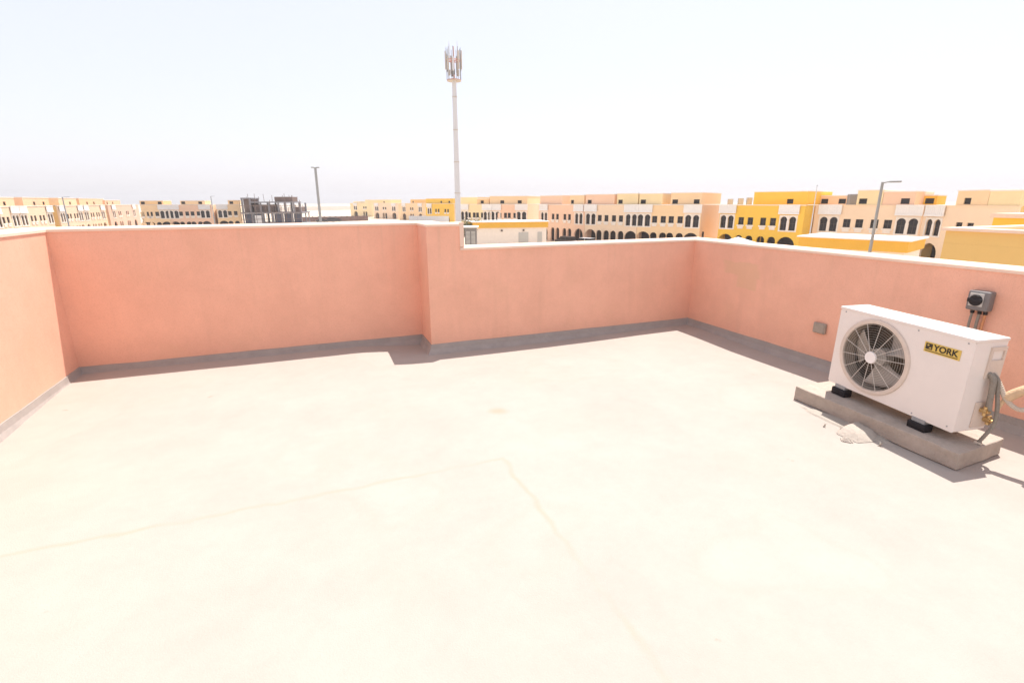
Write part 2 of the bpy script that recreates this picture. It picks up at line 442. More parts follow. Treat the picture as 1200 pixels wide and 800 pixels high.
def lump(name, rx, ry, rz, seed, m, parent=None, loc=None, flat=.0):
    b = MB(); bmesh.ops.create_icosphere(b.bm, subdivisions=4, radius=1)
    off = Vector((seed*3.1, seed*1.7, seed))
    for v in b.bm.verts:
        n = mnoise.noise(v.co*1.3+off)*.35+mnoise.noise(v.co*3+off)*.16+mnoise.noise(v.co*8+off)*.05
        c = v.co*(1+n); v.co = Vector((c.x*rx, c.y*ry, max(c.z*rz, -.002)))
    return b.build(name, m, parent, smooth=True, loc=loc)
t = thing('mortar_heap', 'small pale broken heap of dried mortar on the floor before the concrete pad', 'mortar heap', (3.49, 2.15, 0), .25)
def chunk(name, pts, parent, seed):
    b = MB(); vs = [b.bm.verts.new(q) for q in pts]; bmesh.ops.convex_hull(b.bm, input=vs)
    loose = [v for v in b.bm.verts if not v.link_faces]; bmesh.ops.delete(b.bm, geom=loose, context='VERTS')
    bmesh.ops.bevel(b.bm, geom=b.bm.edges[:], offset=.006, segments=2, affect='EDGES')
    bmesh.ops.triangulate(b.bm, faces=b.bm.faces[:]); bmesh.ops.subdivide_edges(b.bm, edges=b.bm.edges[:], cuts=3, use_grid_fill=True)
    for v in b.bm.verts:
        if v.co.z > .003: v.co += mnoise.noise_vector(v.co*22+Vector((seed, 0, 0)))*.005
    return b.build(name, M_mortar, parent, smooth=True)
chunk('mound', [(-.17, -.06, -.004), (-.13, .10, -.004), (.10, .11, -.004), (.17, .00, -.004), (.09, -.12, -.004), (-.06, -.12, -.004), (-.10, -.02, .040), (-.05, .07, .046), (.08, .05, .052), (.07, -.05, .034)], t, 1)
chunk('crumb', [(-.23, .02, -.004), (-.16, .06, -.004), (-.15, -.03, -.004), (-.20, -.05, -.004), (-.19, .01, .03), (-.17, .0, .028)], t, 5)
chunk('crumb', [(.14, -.10, -.004), (.19, -.06, -.004), (.17, -.01, -.004), (.12, -.05, -.004), (.155, -.05, .025)], t, 9)
for k in range(9):
    rx, ry = mnoise.noise(Vector((k*3.3, 1, 0)))*.5, mnoise.noise(Vector((k*2.1, 7, 0)))*.32; q = .009+.005*(k % 3)
    chunk('crumb', [(rx-q, ry-q, -.003), (rx+q, ry-q*.6, -.003), (rx+q*.5, ry+q, -.003), (rx-q*.8, ry+q, -.003), (rx, ry, q*1.1), (rx+q*.4, ry-.3*q, q)], t, k)
b = MB(); n = 60; ring = []
for k in range(n):
    a = 2*PI*k/n; r = 1+.35*mnoise.noise(Vector((math.cos(a)*2.2, math.sin(a)*2.2, 4)))
    ring.append((.075*r*math.cos(a), .36*r*math.sin(a)))
c0 = b.bm.verts.new((0, 0, .0075)); A = [b.bm.verts.new((x*.8, y*.85, .006)) for x, y in ring]; B = [b.bm.verts.new((x, y, -.006)) for x, y in ring]
for k in range(n): q = (k+1) % n; b.bm.faces.new((A[k], A[q], c0)); b.bm.faces.new((B[k], B[q], A[q], A[k]))
tag(b.build('mortar_smear', mat('thin cream mortar', (.385, .34, .285), .95, .1, 9, .3, 60), loc=(3.545, 2.30, 0)), 'thin pale smear of dried mortar along the front foot of the concrete pad', 'mortar smear')

# ------------------------------------------------------------------ air conditioner
AC = thing('air_conditioner', 'white outdoor air conditioner unit with round fan grille on concrete pad', 'air conditioner', (3.79, 2.65, .112))
ang = math.atan2(-.989, -.148)     # local x runs along the front towards the camera, local y goes back to the wall
AC.rotation_mode = 'XYZ'; AC.rotation_euler = (0, .014, ang)
L_, D_, Z0, Z1 = .975, .25, .083, .698
def arc(cx, cz, r, n=48): return [(cx+r*math.cos(2*PI*i/n), cz+r*math.sin(2*PI*i/n)) for i in range(n)]
FX, FZ, FR = .340, Z0+.303, .250
b = MB()
b.plate([(.012, Z0), (L_-.012, Z0), (L_-.003, Z0+.01), (L_-.003, Z1-.03), (L_-.012, Z1-.02), (.012, Z1-.02), (.003, Z1-.03), (.003, Z0+.01)], [arc(FX, FZ, FR)], 0, .006)
b.build('front_panel', M_acwhite, AC)
b = MB()                            # shell: sides, back, base, fan bay wall
b.box(.003, .009, .0065, D_, Z0+.012, Z1-.021)
b.box(L_-.009, L_-.003, .0065, D_, Z0+.012, Z1-.021)
b.box(.0095, L_-.0095, D_-.006, D_-.0005, Z0+.012, Z1-.021)
b.box(.012, L_-.012, .0065, D_-.007, Z0+.002, Z0+.011)
b.box(.655, .661, .0065, D_-.0075, Z0+.013, Z1-.022)
b.build('casing', M_acwhite, AC)
b = MB(); b.box(-.004, L_+.004, -.005, D_+.004, Z1-.02, Z1, .006, 2)
b.build('top_cover', M_acwhite, AC, smooth=True)
b = MB(); b.box(.02, .65, D_-.035, D_-.012, Z0+.015, Z1-.025)
b.build('condenser_coil', M_acdark, AC)
b = MB()                            # pressed ring round the fan opening
n = 64; prof = [(FR+.030, -.0005), (FR+.026, -.010), (FR+.010, -.014), (FR-.002, -.010), (FR-.004, .004)]
rr = [[b.bm.verts.new((FX+R*math.cos(2*PI*i/n), y, FZ+R*math.sin(2*PI*i/n))) for R, y in prof] for i in range(n)]
for i in range(n):
    A, B = rr[i], rr[(i+1) % n]
    for k in range(len(prof)-1): b.bm.faces.new((A[k], A[k+1], B[k+1], B[k]))
b.build('fan_ring', M_acring, AC, smooth=True)
b = MB(); rr = [[b.bm.verts.new((FX+(FR-.0045)*math.cos(2*PI*i/n), y, FZ+(FR-.0045)*math.sin(2*PI*i/n))) for y in (.007, .035, .07, .10)] for i in range(n)]
for i in range(n):
    A, B = rr[i], rr[(i+1) % n]
    for k in range(3): b.bm.faces.new((A[k], A[k+1], B[k+1], B[k]))
b.build('fan_shroud', M_acshroud, AC, smooth=True)
fan = MB().cyl((FX, .05, FZ), (FX, .12, FZ), .062, n=24).build('fan_hub', M_acblade, AC, smooth=True)
for j in range(3):
    b = MB(); a0 = j*2*PI/3+.78; rows = []
    for ri in range(9):
        R = .055+(FR-.022-.055)*ri/8; row = []
        w = .36+.46*(ri/8)**.8
        for k in range(11):
            s = k/10; a = a0+(s-.5)*2*w*.86+.12*ri/8; y = .045+.075*s+.01*math.sin(PI*s)
            row.append(b.bm.verts.new((FX+R*math.cos(a), y, FZ+R*math.sin(a))))
        rows.append(row)
    for A, B in zip(rows, rows[1:]):
        for k in range(10): b.bm.faces.new((A[k], A[k+1], B[k+1], B[k]))
    o = b.build('fan_blade', M_acblade, AC, smooth=True)
    sd = o.modifiers.new('thick', 'SOLIDIFY'); sd.thickness = .004
b = MB()
for k in range(14):
    a = 2*PI*k/14+.12
    b.cyl((FX+.045*math.cos(a), -.021, FZ+.045*math.sin(a)), (FX+(FR+.004)*math.cos(a), -.012, FZ+(FR+.004)*math.sin(a)), .0021, n=6)
guard = b.build('fan_guard', M_wire, AC, smooth=True)
b = MB()
for k in range(1, 12): 
    R = .05+(FR-.05)*k/11.5; b.torus((FX, -.0195+.008*(R/FR)**2, FZ), (0, 1, 0), R, .0007, 56, 5)
b.build('guard_ring', M_wire, guard, smooth=True)
b = MB().cyl((FX, -.026, FZ), (FX, -.016, FZ), .042, .046, 28); b.build('guard_badge', M_white, guard, smooth=True)
# badge with the maker's name
lx0, lx1, lz0, lz1 = .680, .905, Z0+.458, Z0+.525
lab = MB().box(lx0, lx1, -.0035, -.0003, lz0, lz1, .001).build('name_badge', M_label, AC)
def text(txt, size, x, z, y, m, parent, name, sx=1.0, bold=.0):
    c = bpy.data.curves.new(name, 'FONT'); c.body = txt; c.size = size; c.extrude = .0006; c.offset = bold; c.align_x = 'LEFT'
    tmp = bpy.data.objects.new(name, c); COL.objects.link(tmp)
    dg = bpy.context.evaluated_depsgraph_get(); me = bpy.data.meshes.new_from_object(tmp.evaluated_get(dg))
    bpy.data.objects.remove(tmp)
    me.transform(Matrix(((sx, 0, 0, x), (0, 0, -1, y), (0, 1, 0, z), (0, 0, 0, 1))))
    me.materials.clear(); me.materials.append(m)
    o = bpy.data.objects.new(name, me); COL.objects.link(o); o.parent = parent; return o
text('YORK', .055, lx0+.062, lz0+.021, -.0045, M_ink, lab, 'lettering', 1.0, .0016)
b = MB()
b.plate([(lx0+.010, lz0+.020), (lx0+.053, lz0+.020), (lx0+.053, lz0+.059), (lx0+.010, lz0+.059)],
        [[(lx0+.019, lz0+.042), (lx0+.031, lz0+.042), (lx0+.031, lz0+.052), (lx0+.019, lz0+.052)],
         [(lx0+.030, lz0+.026), (lx0+.046, lz0+.026), (lx0+.046, lz0+.035), (lx0+.036, lz0+.035)]], -.0049, -.0037)
b.box(lx0+.010, lx1-.012, -.0047, -.0037, lz0+.008, lz0+.0125)
b.build('emblem', M_ink, lab)
b = MB()
for x, z in ((.34, Z1-.035), (.62, Z1-.035), (.93, Z1-.035), (.05, Z1-.035), (.70, Z0+.02), (.93, Z0+.03)):
    MB().cyl((x, -.003, z), (x, .001, z), .0045, n=10).build('screw', M_steel, AC, smooth=True)
for x, y in ((.125, -.005), (.125, D_-.045), (.755, -.005), (.755, D_-.045)):
    ft = MB().box(x-.062, x+.062, y-.012, y+.062, .002, .060, .008, 2).build('rubber_foot', M_rubber, AC, smooth=True)
    MB().box(x-.045, x+.045, y, y+.05, .0605, Z0+.004).cyl((x, y+.012, .06), (x, y+.012, .083), .009, n=6).build('foot_bracket', M_steel, ft)
# near end: recessed handle and terminal cover, service valves
b = MB(); b.plate([(.07, Z0+.36), (.19, Z0+.36), (.19, Z0+.56), (.07, Z0+.56)], [[(.085, Z0+.475), (.175, Z0+.475), (.175, Z0+.535), (.085, Z0+.535)]], -.010, 0)
o = b.build('terminal_cover', M_acring, AC)
o.matrix_local = Matrix(((0, -1, 0, L_-.0025), (1, 0, 0, .055), (0, 0, 1, 0), (0, 0, 0, 1)))
o2 = MB().box(.087, .173, -.0022, -.0005, Z0+.477, Z0+.533).build('hand_grip', M_foam, AC)
o2.matrix_local = o.matrix_local.copy()
va = MB().box(L_-.002, L_+.006, .12, .24, Z0+.03, Z0+.20)
va = va.build('valve_plate', M_acring, AC)
for y, z, r in ((.165, Z0+.15, .016), (.215, Z0+.085, .020)):
    v = MB().cyl((L_+.006, y, z), (L_+.045, y, z), r, n=8).cyl((L_+.03, y, z-.03), (L_+.03, y, z+.03), r*.65, n=10).cyl((L_+.045, y, z), (L_+.058, y, z), r*.6, n=6)
    v.build('service_valve', M_brass, AC, smooth=True)
def tube_part(name, pts, r, m, parent, k=8, ridge=0, n=10):
    return MB().tube(crom(pts, k), r, n, ridge).build(name, m, parent, smooth=not ridge)
e = L_
tube_part('armoured_cable', [(e-.02, .15, Z0+.40), (e+.03, .155, Z0+.37), (e+.038, .16, Z0+.30), (e+.036, .175, Z0+.20), (e+.04, .19, Z0+.13)], .016, M_cable, AC, 10, .06)
tube_part('armoured_cable', [(e-.02, .185, Z0+.40), (e+.035, .19, Z0+.36), (e+.045, .20, Z0+.28), (e+.06, .215, Z0+.17), (e+.065, .215, Z0+.07), (e+.05, .20, Z0-.0), (e+.03, .185, -.0+.01), (e+.06, .15, .008)], .011, M_cable, AC, 10, .06)
tube_part('flexible_conduit', [(e-.01, .205, Z0+.40), (e+.04, .215, Z0+.32), (e+.08, .235, Z0+.24), (e+.14, .26, Z0+.20), (e+.20, .28, Z0+.24), (e+.22, .29, Z0+.33), (e+.19, .29, Z0+.41), (e+.22, .30, Z0+.47), (e+.34, .33, Z0+.47), (e+.6, .38, Z0+.465), (e+.72, .56, Z0+.465), (e+.76, .80, Z0+.465)], .014, M_conduit, AC, 16, .10)
tube_part('insulated_pipe', [(e+.05, .225, Z0+.16), (e+.07, .24, Z0+.24), (e+.11, .27, Z0+.30), (e+.17, .31, Z0+.35), (e+.28, .36, Z0+.405), (e+.45, .38, Z0+.42), (e+.66, .42, Z0+.42), (e+.76, .56, Z0+.42), (e+.80, .80, Z0+.42)], [.012]*9+[.030]*64, M_foam, AC, 8)
tube_part('drain_cap', [(e+.02, .17, .012), (e+.06, .17, .012)], .013, M_conduit, AC, 2)

# ------------------------------------------------------------------ boxes on the wall
t = thing('isolator_switch', 'grey weatherproof isolator switch with black rotary knob on the right parapet', 'isolator switch', (XR, 2.125, .89))
MB().box(-.075, -.001, -.068, .068, -.072, .072, .012, 3).build('enclosure', M_grey, t, smooth=True)
MB().box(-.081, -.0755, -.035, .052, -.040, .056, .002).build('face_plate', M_greyl, t)
k = MB(); k.cyl((-.0815, .010, .004), (-.090, .010, .004), .042, .039, 24).box(-.098, -.0902, -.036, .056, -.010, .018, .003, 2)
k.build('rotary_knob', M_knob, t, smooth=True)
for y in (.035, -.01, -.045):
    MB().cyl((-.035, y, -.073), (-.035, y, -.098), .013, n=12).build('cable_gland', M_knob, t, smooth=True)
    MB().tube(crom([(-.035, y, -.095), (-.034, y+.004, -.2), (-.032, y*.9, -.34), (-.033, y*.8, -.60)], 8), .008 if y > 0 else .0095, 8).build('supply_cable', M_copper if y < -.02 else M_cable, t, smooth=True)
t = thing('junction_box', 'small blank grey junction box low on the right parapet beyond the air conditioner', 'junction box', (XR, 3.345, .398))
MB().box(-.032, -.001, -.064, .064, -.052, .052, .010, 3).build('enclosure', M_jbox, t, smooth=True)
b = MB().box(-.037, -.0325, -.054, .054, -.043, .043, .002)
for y, z in ((.045, .034), (-.045, -.034)): b.cyl((-.039, y, z), (-.0365, y, z), .004, n=8)
b.build('cover_plate', M_jbox, t)

# ------------------------------------------------------------------ houses
def arch_pts(cx, z0, w, h, n=12, bulge=1.09):
    r = w/2*bulge; zc = z0+h-r; pts = [(cx-w/2, z0), (cx+w/2, z0)]
    a0 = -math.acos(1/bulge)
    for i in range(n+1):
        a = a0+(PI-2*a0)*i/n; pts.append((cx+r*math.cos(a), zc+r*math.sin(a)))
    return pts
def ogive(cx, z0, w, h, n=6):
    pts = [(cx-w/2, z0), (cx+w/2, z0)]; zs = z0+h-w*.55
    for i in range(n+1):
        t = i/n; pts.append((cx+w/2*math.cos(t*PI/2)**.8 if i < n else cx, zs+w*.55*math.sin(t*PI/2)))
    for i in range(n-1, -1, -1):
        t = i/n; pts.append((cx-w/2*math.cos(t*PI/2)**.8, zs+w*.55*math.sin(t*PI/2)))
    return pts
def rect(cx, z0, w, h): return [(cx-w/2, z0), (cx+w/2, z0), (cx+w/2, z0+h), (cx-w/2, z0+h)]
def inset(pts, k):
    cx = sum(p[0] for p in pts)/len(pts); cz = sum(p[1] for p in pts)/len(pts)
    hx = max(abs(p[0]-cx) for p in pts); hz = max(abs(p[1]-cz) for p in pts)
    return [(cx+(x-cx)*(1-k/hx), cz+(z-cz)*(1-k/hz)) for x, z in pts]

def add_window(t, shape, y, name, mull=True):
    """framed window filling a hole in the facade: frame > pane"""
    b = MB(); b.plate(shape, [inset(shape, .07)], y, y+.09)
    xs = [p[0] for p in shape]; zs = [p[1] for p in shape]; cx = (min(xs)+max(xs))/2; cz = (min(zs)+max(zs))/2
    if mull:
        b.box(cx-.03, cx+.03, y+.01, y+.08, min(zs)+.06, max(zs)-.06)
        b.box(min(xs)+.06, cx-.031, y+.012, y+.078, cz-.03, cz+.03); b.box(cx+.031, max(xs)-.06, y+.012, y+.078, cz-.03, cz+.03)
    f = b.build(name, M_frame, t)
    p = MB(); p.plate(inset(shape, .05), [], y+.05, y+.06); p.build('pane', M_dark, f)

def house(label, uL, dL, uR, dR, fac, side, arched=(), squares=(), pens=(), depth=11.0, group=None, cat='house', htop=7.85, cornice=None):
    """a town house: front line between two plan points; arched/squares give the photo columns of window pairs.
    pens: (u0, u1, setback, ztop, paint, [window columns])"""
    A, B = at(uL, dL), at(uR, dR); ax = (B-A).normalized(); Wd = (B-A).length; nrm = Vector((-ax.y, ax.x))
    rz = math.atan2(ax.y, ax.x)
    def s(u, off=0):
        d = ray(u); P = A+nrm*off
        # P + k*ax = m*d
        det = ax.x*-d.y+d.x*ax.y
        return (-P.x*-d.y+(-P.y)*d.x*-1*-1)/det if False else ((-P.x)*(-d.y)-(-d.x)*(-P.y))/det
    t = thing('town_house', label, cat, (A.x, A.y, G), rz, group)
    holes, wins = [], []
    for u in arched:
        c = s(u)
        for k in (-.68, .68): h = arch_pts(c+k, 4.1, .98, 2.1); holes.append(h); wins.append((h, 'arched_window'))
        holes.append(arch_pts(c, .02, 2.7, 3.1, bulge=1.04))
    for u in squares:
        c = s(u)
        for k in (-.8, .8): h = rect(c+k, 4.75, .95, 1.2); holes.append(h); wins.append((h, 'square_window'))
        for k in (-.88, .88): holes.append(ogive(c+k, .02, 1.35, 3.0))
    b = MB(); b.plate([(0, 0), (Wd, 0), (Wd, htop), (0, htop)], holes, 0, .3); b.build('facade', fac, t)
    b = MB()
    b.box(.004, Wd-.004, .301, depth, 3.55, htop-.5)              # upper storey
    b.box(.004, Wd-.004, 2.0, depth-.004, 0, 3.549)                # ground storey behind the porch
    b.box(.004, .3, .301, 1.999, 0, 3.548); b.box(Wd-.3, Wd-.004, .301, 1.999, 0, 3.548)
    b.box(.004, .25, .301, depth, htop-.499, htop); b.box(Wd-.25, Wd-.004, .301, depth, htop-.499, htop); b.box(.251, Wd-.251, depth-.25, depth-.002, htop-.499, htop-.003)
    b.build('rear_body', side, t)
    b = MB(); b.box(-.06, Wd+.06, -.08, .34, htop+.001, htop+.12); b.build('cornice', cornice or M_trim, t)
    for shp, nm in wins: add_window(t, shp, .12, nm)
    for u in arched:
        c = s(u); b = MB()
        b.plate([(c-1.38, 3.9), (c+1.38, 3.9), (c+1.38, 6.42), (c-1.38, 6.42)], [arch_pts(c-.68, 4.1, .98, 2.1), arch_pts(c+.68, 4.1, .98, 2.1)], -.07, -.002)
        b.build('window_surround', M_trim, t)
        # white balustrade standing proud above the arched pair
        b = MB(); x0, x1 = c-1.55, c+1.55
        b.box(x0, x1, -.35, -.10, 6.55, 6.8); b.box(x0, x1, -.33, -.12, 7.8, 8.0)
        b.box(x0, x1, -.245, -.205, 6.8, 7.8); nb = 9
        for i in range(nb+1):
            x = x0+.12+(x1-x0-.24)*i/nb; b.box(x-.13, x+.13, -.28, -.17, 6.8, 7.8)
        b.build('balustrade', M_white, t)
        MB().box(c-1.75, c+1.75, 1.9, 1.998, .02, 3.3).build('entrance_shade_panel', M_porchshade, t)  # doorway panel coloured dark to stand in for shade inside the arch
    for u in squares:
        c = s(u); b = MB()
        for k in (-.8, .8): b.box(c+k-.62, c+k+.62, -.16, -.002, 4.5, 4.73); b.box(c+k-.45, c+k+.45, -.10, -.002, 4.1, 4.499)
        b.build('window_sill', M_trim, t)
        b = MB()
        for k in (-.88, .88): b.box(c+k-.86, c+k+.86, 1.9, 1.998, .02, 3.3)
        b.build('porch_shade_panel', M_porchshade, t)  # dark panels paint the porch shade behind the twin arches
    for u0, u1, sb, zt, pm, wu in pens:
        x0, x1 = s(u0, sb), s(u1, sb); y1 = depth-.5 if sb < 1 else depth-.3
        hs = [rect(min(max(s(u, sb), x0+.8), x1-.8), 8.1, 1.0, .75) for u in wu]
        um = (u0+u1)/2; zt = zat(um, zt, (A+ax*s(um, sb)+nrm*sb).length)-G-.13
        zb = htop+.122 if sb < .4 else htop-.5
        b = MB(); b.plate([(x0, zb), (x1, zb), (x1, zt), (x0, zt)], hs, sb, sb+.3)
        b.box(x0+.004, x1-.004, sb+.301, y1, max(zb, htop+.124), zt-.003)
        pn = b.build('penthouse', pm, t)
        MB().box(x0-.05, x1+.05, sb-.06, y1+.05, zt+.001, zt+.13).build('roof_edge', M_trim, pn)
        for h in hs: add_window(pn, h, sb+.1, 'attic_window', False)
    return t
GA = 'town houses along the left street'; GB = 'town houses along the right street'; GF = 'town houses at the end of the left street'; GD = 'hazy town houses on the horizon'
P, PE, CR, YE, OC, OR, PP, SA, AP, SH = (FC[k] for k in ('pink', 'peach', 'cream', 'yellow', 'ochre', 'orange', 'palepink', 'sand', 'apricot', 'shell'))
XA = -55.5
def dA(u): d = ray(u); return XA/d.x
# left street, facing the terrace and the sun
house('cream town house cut off by the left edge of the photo', -22, dA(-22), 18.7, dA(18.7), SA, SA, (13.7, -8), (2, ), [(-20, 17, 3, 231, AP, (5, ))], group=GA)
house('cream town house with peach attic, just before the narrow brown gap at far left', 18.9, dA(18.9), 58.5, dA(58.5), SA, SA, (23.8, 55), (35, 45.5), [(27, 57.5, 3, 231.3, AP, (40, 51))], group=GA)
house('cream town house just right of the narrow brown gap, behind the thin dark lamp post', 66, dA(66), 95, dA(95), SA, OC, (70, 91.5), (78, 86), [(69, 90, 2.5, 232, SA, (82, ))], group=GA)
house('cream town house in the middle of the left street, two small attic windows', 95.2, dA(95.2), 122, dA(122), SA, OC, (98.5, 118), (105.5, 112), [(93, 122, 2.5, 232.5, AP, (102, 110))], group=GA)
house('pale pink farthest town house of the left street, next to the apricot house', 125, dA(125), 161, dA(161), SH, AP, (131, 155), (138, 147), [(123, 141, 2, 234.5, AP, (125.5, 132))], group=GA)
# end of the left street
house('apricot town house beside the pale pink one, with bright end wall', 163.5, 186, 196, 184, PE, PP, (191, ), (168, 178), [(163.5, 191, .6, 235, OR, (165.8, 187))], depth=9, group=GF)
house('dusty pink town house between the apricot and the peach ones', 196.3, 184, 247, 181.5, P, PP, (201.5, 238.5), (213.5, 227), [(211, 240, .6, 235, PE, (214.5, 234.5))], depth=9, group=GF)
house('peach town house touching the unfinished concrete building', 252, 182.5, 281, 182, PE, PP, (259, ), (271, ), [(267, 281, .6, 234.5, OR, (271, ))], depth=9, group=GF)
# hazy group on the horizon
house('faint cream town house farthest left in the hazy group left of the mast', 410, 330, 436, 318, CR, CR, (416, ), (427, ), [(414, 434, .6, 236, CR, (424, ))], group=GD)
house('hazy pale pink town house with a cream attic, left of the mast', 437, 285, 466, 272, PP, PE, (441, 461), (450, ), [(428, 458, 3, 234, CR, (450, ))], group=GD)
house('hazy peach town house directly behind the white hoarding', 467, 262, 498, 245, PE, P, (473, 492), (482, ), [(481, 505, 2.5, 233.5, OC, (484, ))], group=GD)
house('bright yellow hazy town house just left of the white mast', 498.5, 205, 531, 192, YE, OR, (503, ), (512, 523), [(499, 531, .5, 232.5, YE, (517, 526.5))], group=GD)
# right street
house('cream town house just right of the white mast, behind the small grey cabinet', 538, 133, 575, 126, CR, CR, (544, 571), (552.5, 562), [(538, 560, 3, 231, CR, ()), (559, 573, .6, 232.5, OR, (565, ))], group=GB)
house('pink town house rising behind the smaller kiosk with orange roof edge', 575.5, 126, 618, 123.5, P, P, (580, 611), (589, 600), [(574, 618, .5, 229.5, PE, (588.5, 609))], depth=17, group=GB)
house('pink town house between the kiosk and the parked dark car', 631.5, 119.5, 685.5, 106.5, P, P, (638, 679), (651, 665), [(633, 659, .5, 229, P, ()), (668, 684.5, .5, 228.5, PE, (669, ))], group=GB)
house('cream town house with pink and cream attics behind the parked silver car', 686, 106.5, 748, 99.5, PP, P, (693, 741), (707.5, 724.5), [(686.5, 720, .5, 227.5, P, (691, )), (723, 747.5, .5, 226.5, CR, (726, ))], group=GB)
house('peach town house with plain orange end wall beside the yellow house', 748.5, 99.5, 823, 96, PE, AP, (756, 813), (773.7, 793.5), [(749, 776, .5, 226.5, CR, (750.5, )), (786, 822, .5, 225.5, PE, (789, 819))], depth=15, group=GB)
house('vivid yellow town house with white balconies behind the white canopy', 845, 96.5, 945, 90, YE, YE, (854.5, 927), (876.5, 903), [(883, 946, 2.2, 224, YE, (926, ))], group=GB)
house('cream and pink town house behind the larger kiosk with orange roof edge', 957, 92.5, 1085, 89, PP, CR, (975, 1068.5), (1004, 1037.5), [(960, 994, 4, 229, P, (962, 990)), (1004, 1034, .12, 222.5, CR, (1010, )), (1034.5, 1072, .12, 224, P, (1061, )), (1074, 1098, 5, 228.5, YE, (1090, ))], group=GB, cornice=PP)
house('pale town house with tall cream tower above the ochre wall at far right', 1085.5, 89, 1196, 79, PP, OC, (1100, ), (1137, ), [(1121, 1158, .12, 222.5, PE, (1134, )), (1158.5, 1196, .12, 222.7, CR, ())], group=GB, cornice=PP)

# neighbouring roofs close on the right
t = thing('neighbour_house', 'ochre neighbouring house close beyond the right parapet, plain wall and flat top', 'house', (12.15, -8, G))
MB().box(0, 12, 0, 14.57, 0, 7.75).build('wall', OC, t)
b = MB()
for x0, x1, y0, y1 in ((0, .3, 0, 14.57), (11.7, 12.0, 0, 14.57), (.301, 11.699, 0, .3), (.301, 11.699, 14.27, 14.57)): b.box(x0, x1, y0, y1, 7.751, 8.0)
b.build('parapet', OC, t); b = MB()
for x0, x1, y0, y1 in ((-.06, .33, -.06, 14.63), (11.67, 12.06, -.06, 14.63), (.331, 11.669, -.06, .33), (.331, 11.669, 14.24, 14.63)): b.box(x0, x1, y0, y1, 8.001, 8.06)
b.build('coping', M_coping, t)
t = thing('neighbour_house', 'yellow flat roofed house behind the ochre one at the right edge', 'house', (30, -2, G))
MB().box(0, 14, 0, 16.4, 0, 7.8).build('wall', YE, t)
MB().box(-.1, 14.1, -.1, 16.5, 7.801, 8.0).build('coping', M_coping, t)
b = MB(); b.box(.5, 9, 3, 12, 8.001, 8.8); b.build('roof_room', YE, t)

# ------------------------------------------------------------------ kiosks
def kiosk(label, o, rz, Wd, dp, h=5.0, doors=(), lamps=()):
    t = thing('utility_kiosk', label, 'utility kiosk', (*o, G), rz, 'utility kiosks with orange roof edges')
    MB().box(0, Wd, 0, dp, 0, h-1.15).build('wall', M_trim, t)
    MB().box(-.25, Wd+.25, -.25, dp+.25, h-1.149, h-.12).build('fascia', M_orange, t)
    MB().box(-.45, Wd+.45, -.45, dp+.45, h-.119, h).build('roof_slab', M_white, t)
    for x, w, z0, z1 in doors:
        d = MB().box(x-w/2, x+w/2, -.08, -.002, z0, z1)
        for i in range(8): z = z0+.15+(z1-z0-.3)*i/8; d.box(x-w/2+.1, x+w/2-.1, -.13, -.081, z, z+.12)
        d.build('louvre_door', M_greyl, t)
    for x in lamps: MB().cyl((x, -.25, h-1.65), (x, -.002, h-1.65), .17, n=12).build('wall_lamp', M_frame, t, smooth=True)
    return t
kiosk('smaller cream kiosk with orange roof edge and grey doors, beside the grey cabinet', (28.1, 91), math.atan2(-2.05, 13.8), 13.95, 7, doors=((9.4, 1.9, .1, 3.0), (12.6, .9, .6, 3.0)), lamps=(9.4, 5.2))
kiosk('larger cream kiosk with orange roof edge behind the right parapet and lamp post', (48.75, 39.5), math.radians(-70), 9.0, 6.5, lamps=(4.6, ))
# end face lamp and hatch on the larger kiosk
t = thing('generator_cabinet', 'small grey louvred cabinet with white roof left of the smaller kiosk', 'cabinet', (*at(550.5, 84), G), -.35)
MB().box(-.95, .95, 0, 2.2, 0, 4.5).build('body', M_grey, t)
MB().box(-1.25, 1.25, -.35, 2.5, 4.501, 4.72).build('roof', M_white, t)
b = MB()
for i in range(14): b.box(-.75, -.1, -.06, -.002, 1.2+.2*i, 1.31+.2*i); b.box(.1, .75, -.06, -.002, 1.2+.2*i, 1.31+.2*i)
b.build('louvre', M_greyl, t)

# ------------------------------------------------------------------ shrubs
def shrub(label, u, d, ztop, r, seed, name='tree'):
    rnd = random.Random(seed); p = at(u, d); t = thing(name, label, 'tree', (p.x, p.y, G), 0, 'small trees behind the grey cabinet')
    b = MB(); h = ztop-G
    b.tube(crom([(0, 0, 0), (.08, .05, h*.35), (-.05, .1, h*.6), (.05, 0, h*.85)], 4), .09, 7)
    limbs = []
    for i in range(7):
        a = rnd.uniform(0, 2*PI); z = h*rnd.uniform(.4, .7); q = Vector((math.cos(a)*r*.7, math.sin(a)*r*.7, z+r*.8)); limbs.append(q)
        b.tube([(0, 0, z), q*.5+Vector((0, 0, z*.5)), q], [.05, .035, .015], 5)
    b.build('trunk', M_bark, t, smooth=True)
    b = MB()
    for i in range(900):
        c = rnd.choice(limbs)+Vector((rnd.gauss(0, 1), rnd.gauss(0, 1), rnd.gauss(0, .9)))*r*.38
        n1 = Vector((rnd.gauss(0, 1), rnd.gauss(0, 1), rnd.gauss(0, 1))).normalized(); n2 = n1.orthogonal().normalized(); s_ = rnd.uniform(.08, .2)
        b.face([c+n1*s_, c+n2*s_*.5, c-n1*s_, c-n2*s_*.5])
    b.build('crown', M_leaf, t)
shrub('small dark olive tree directly behind the white roof of the cabinet', 546.5, 100, -1.8, 1.4, 1)
shrub('taller dark olive tree at the corner of the smaller kiosk', 553.5, 97, -1.5, 1.5, 2)

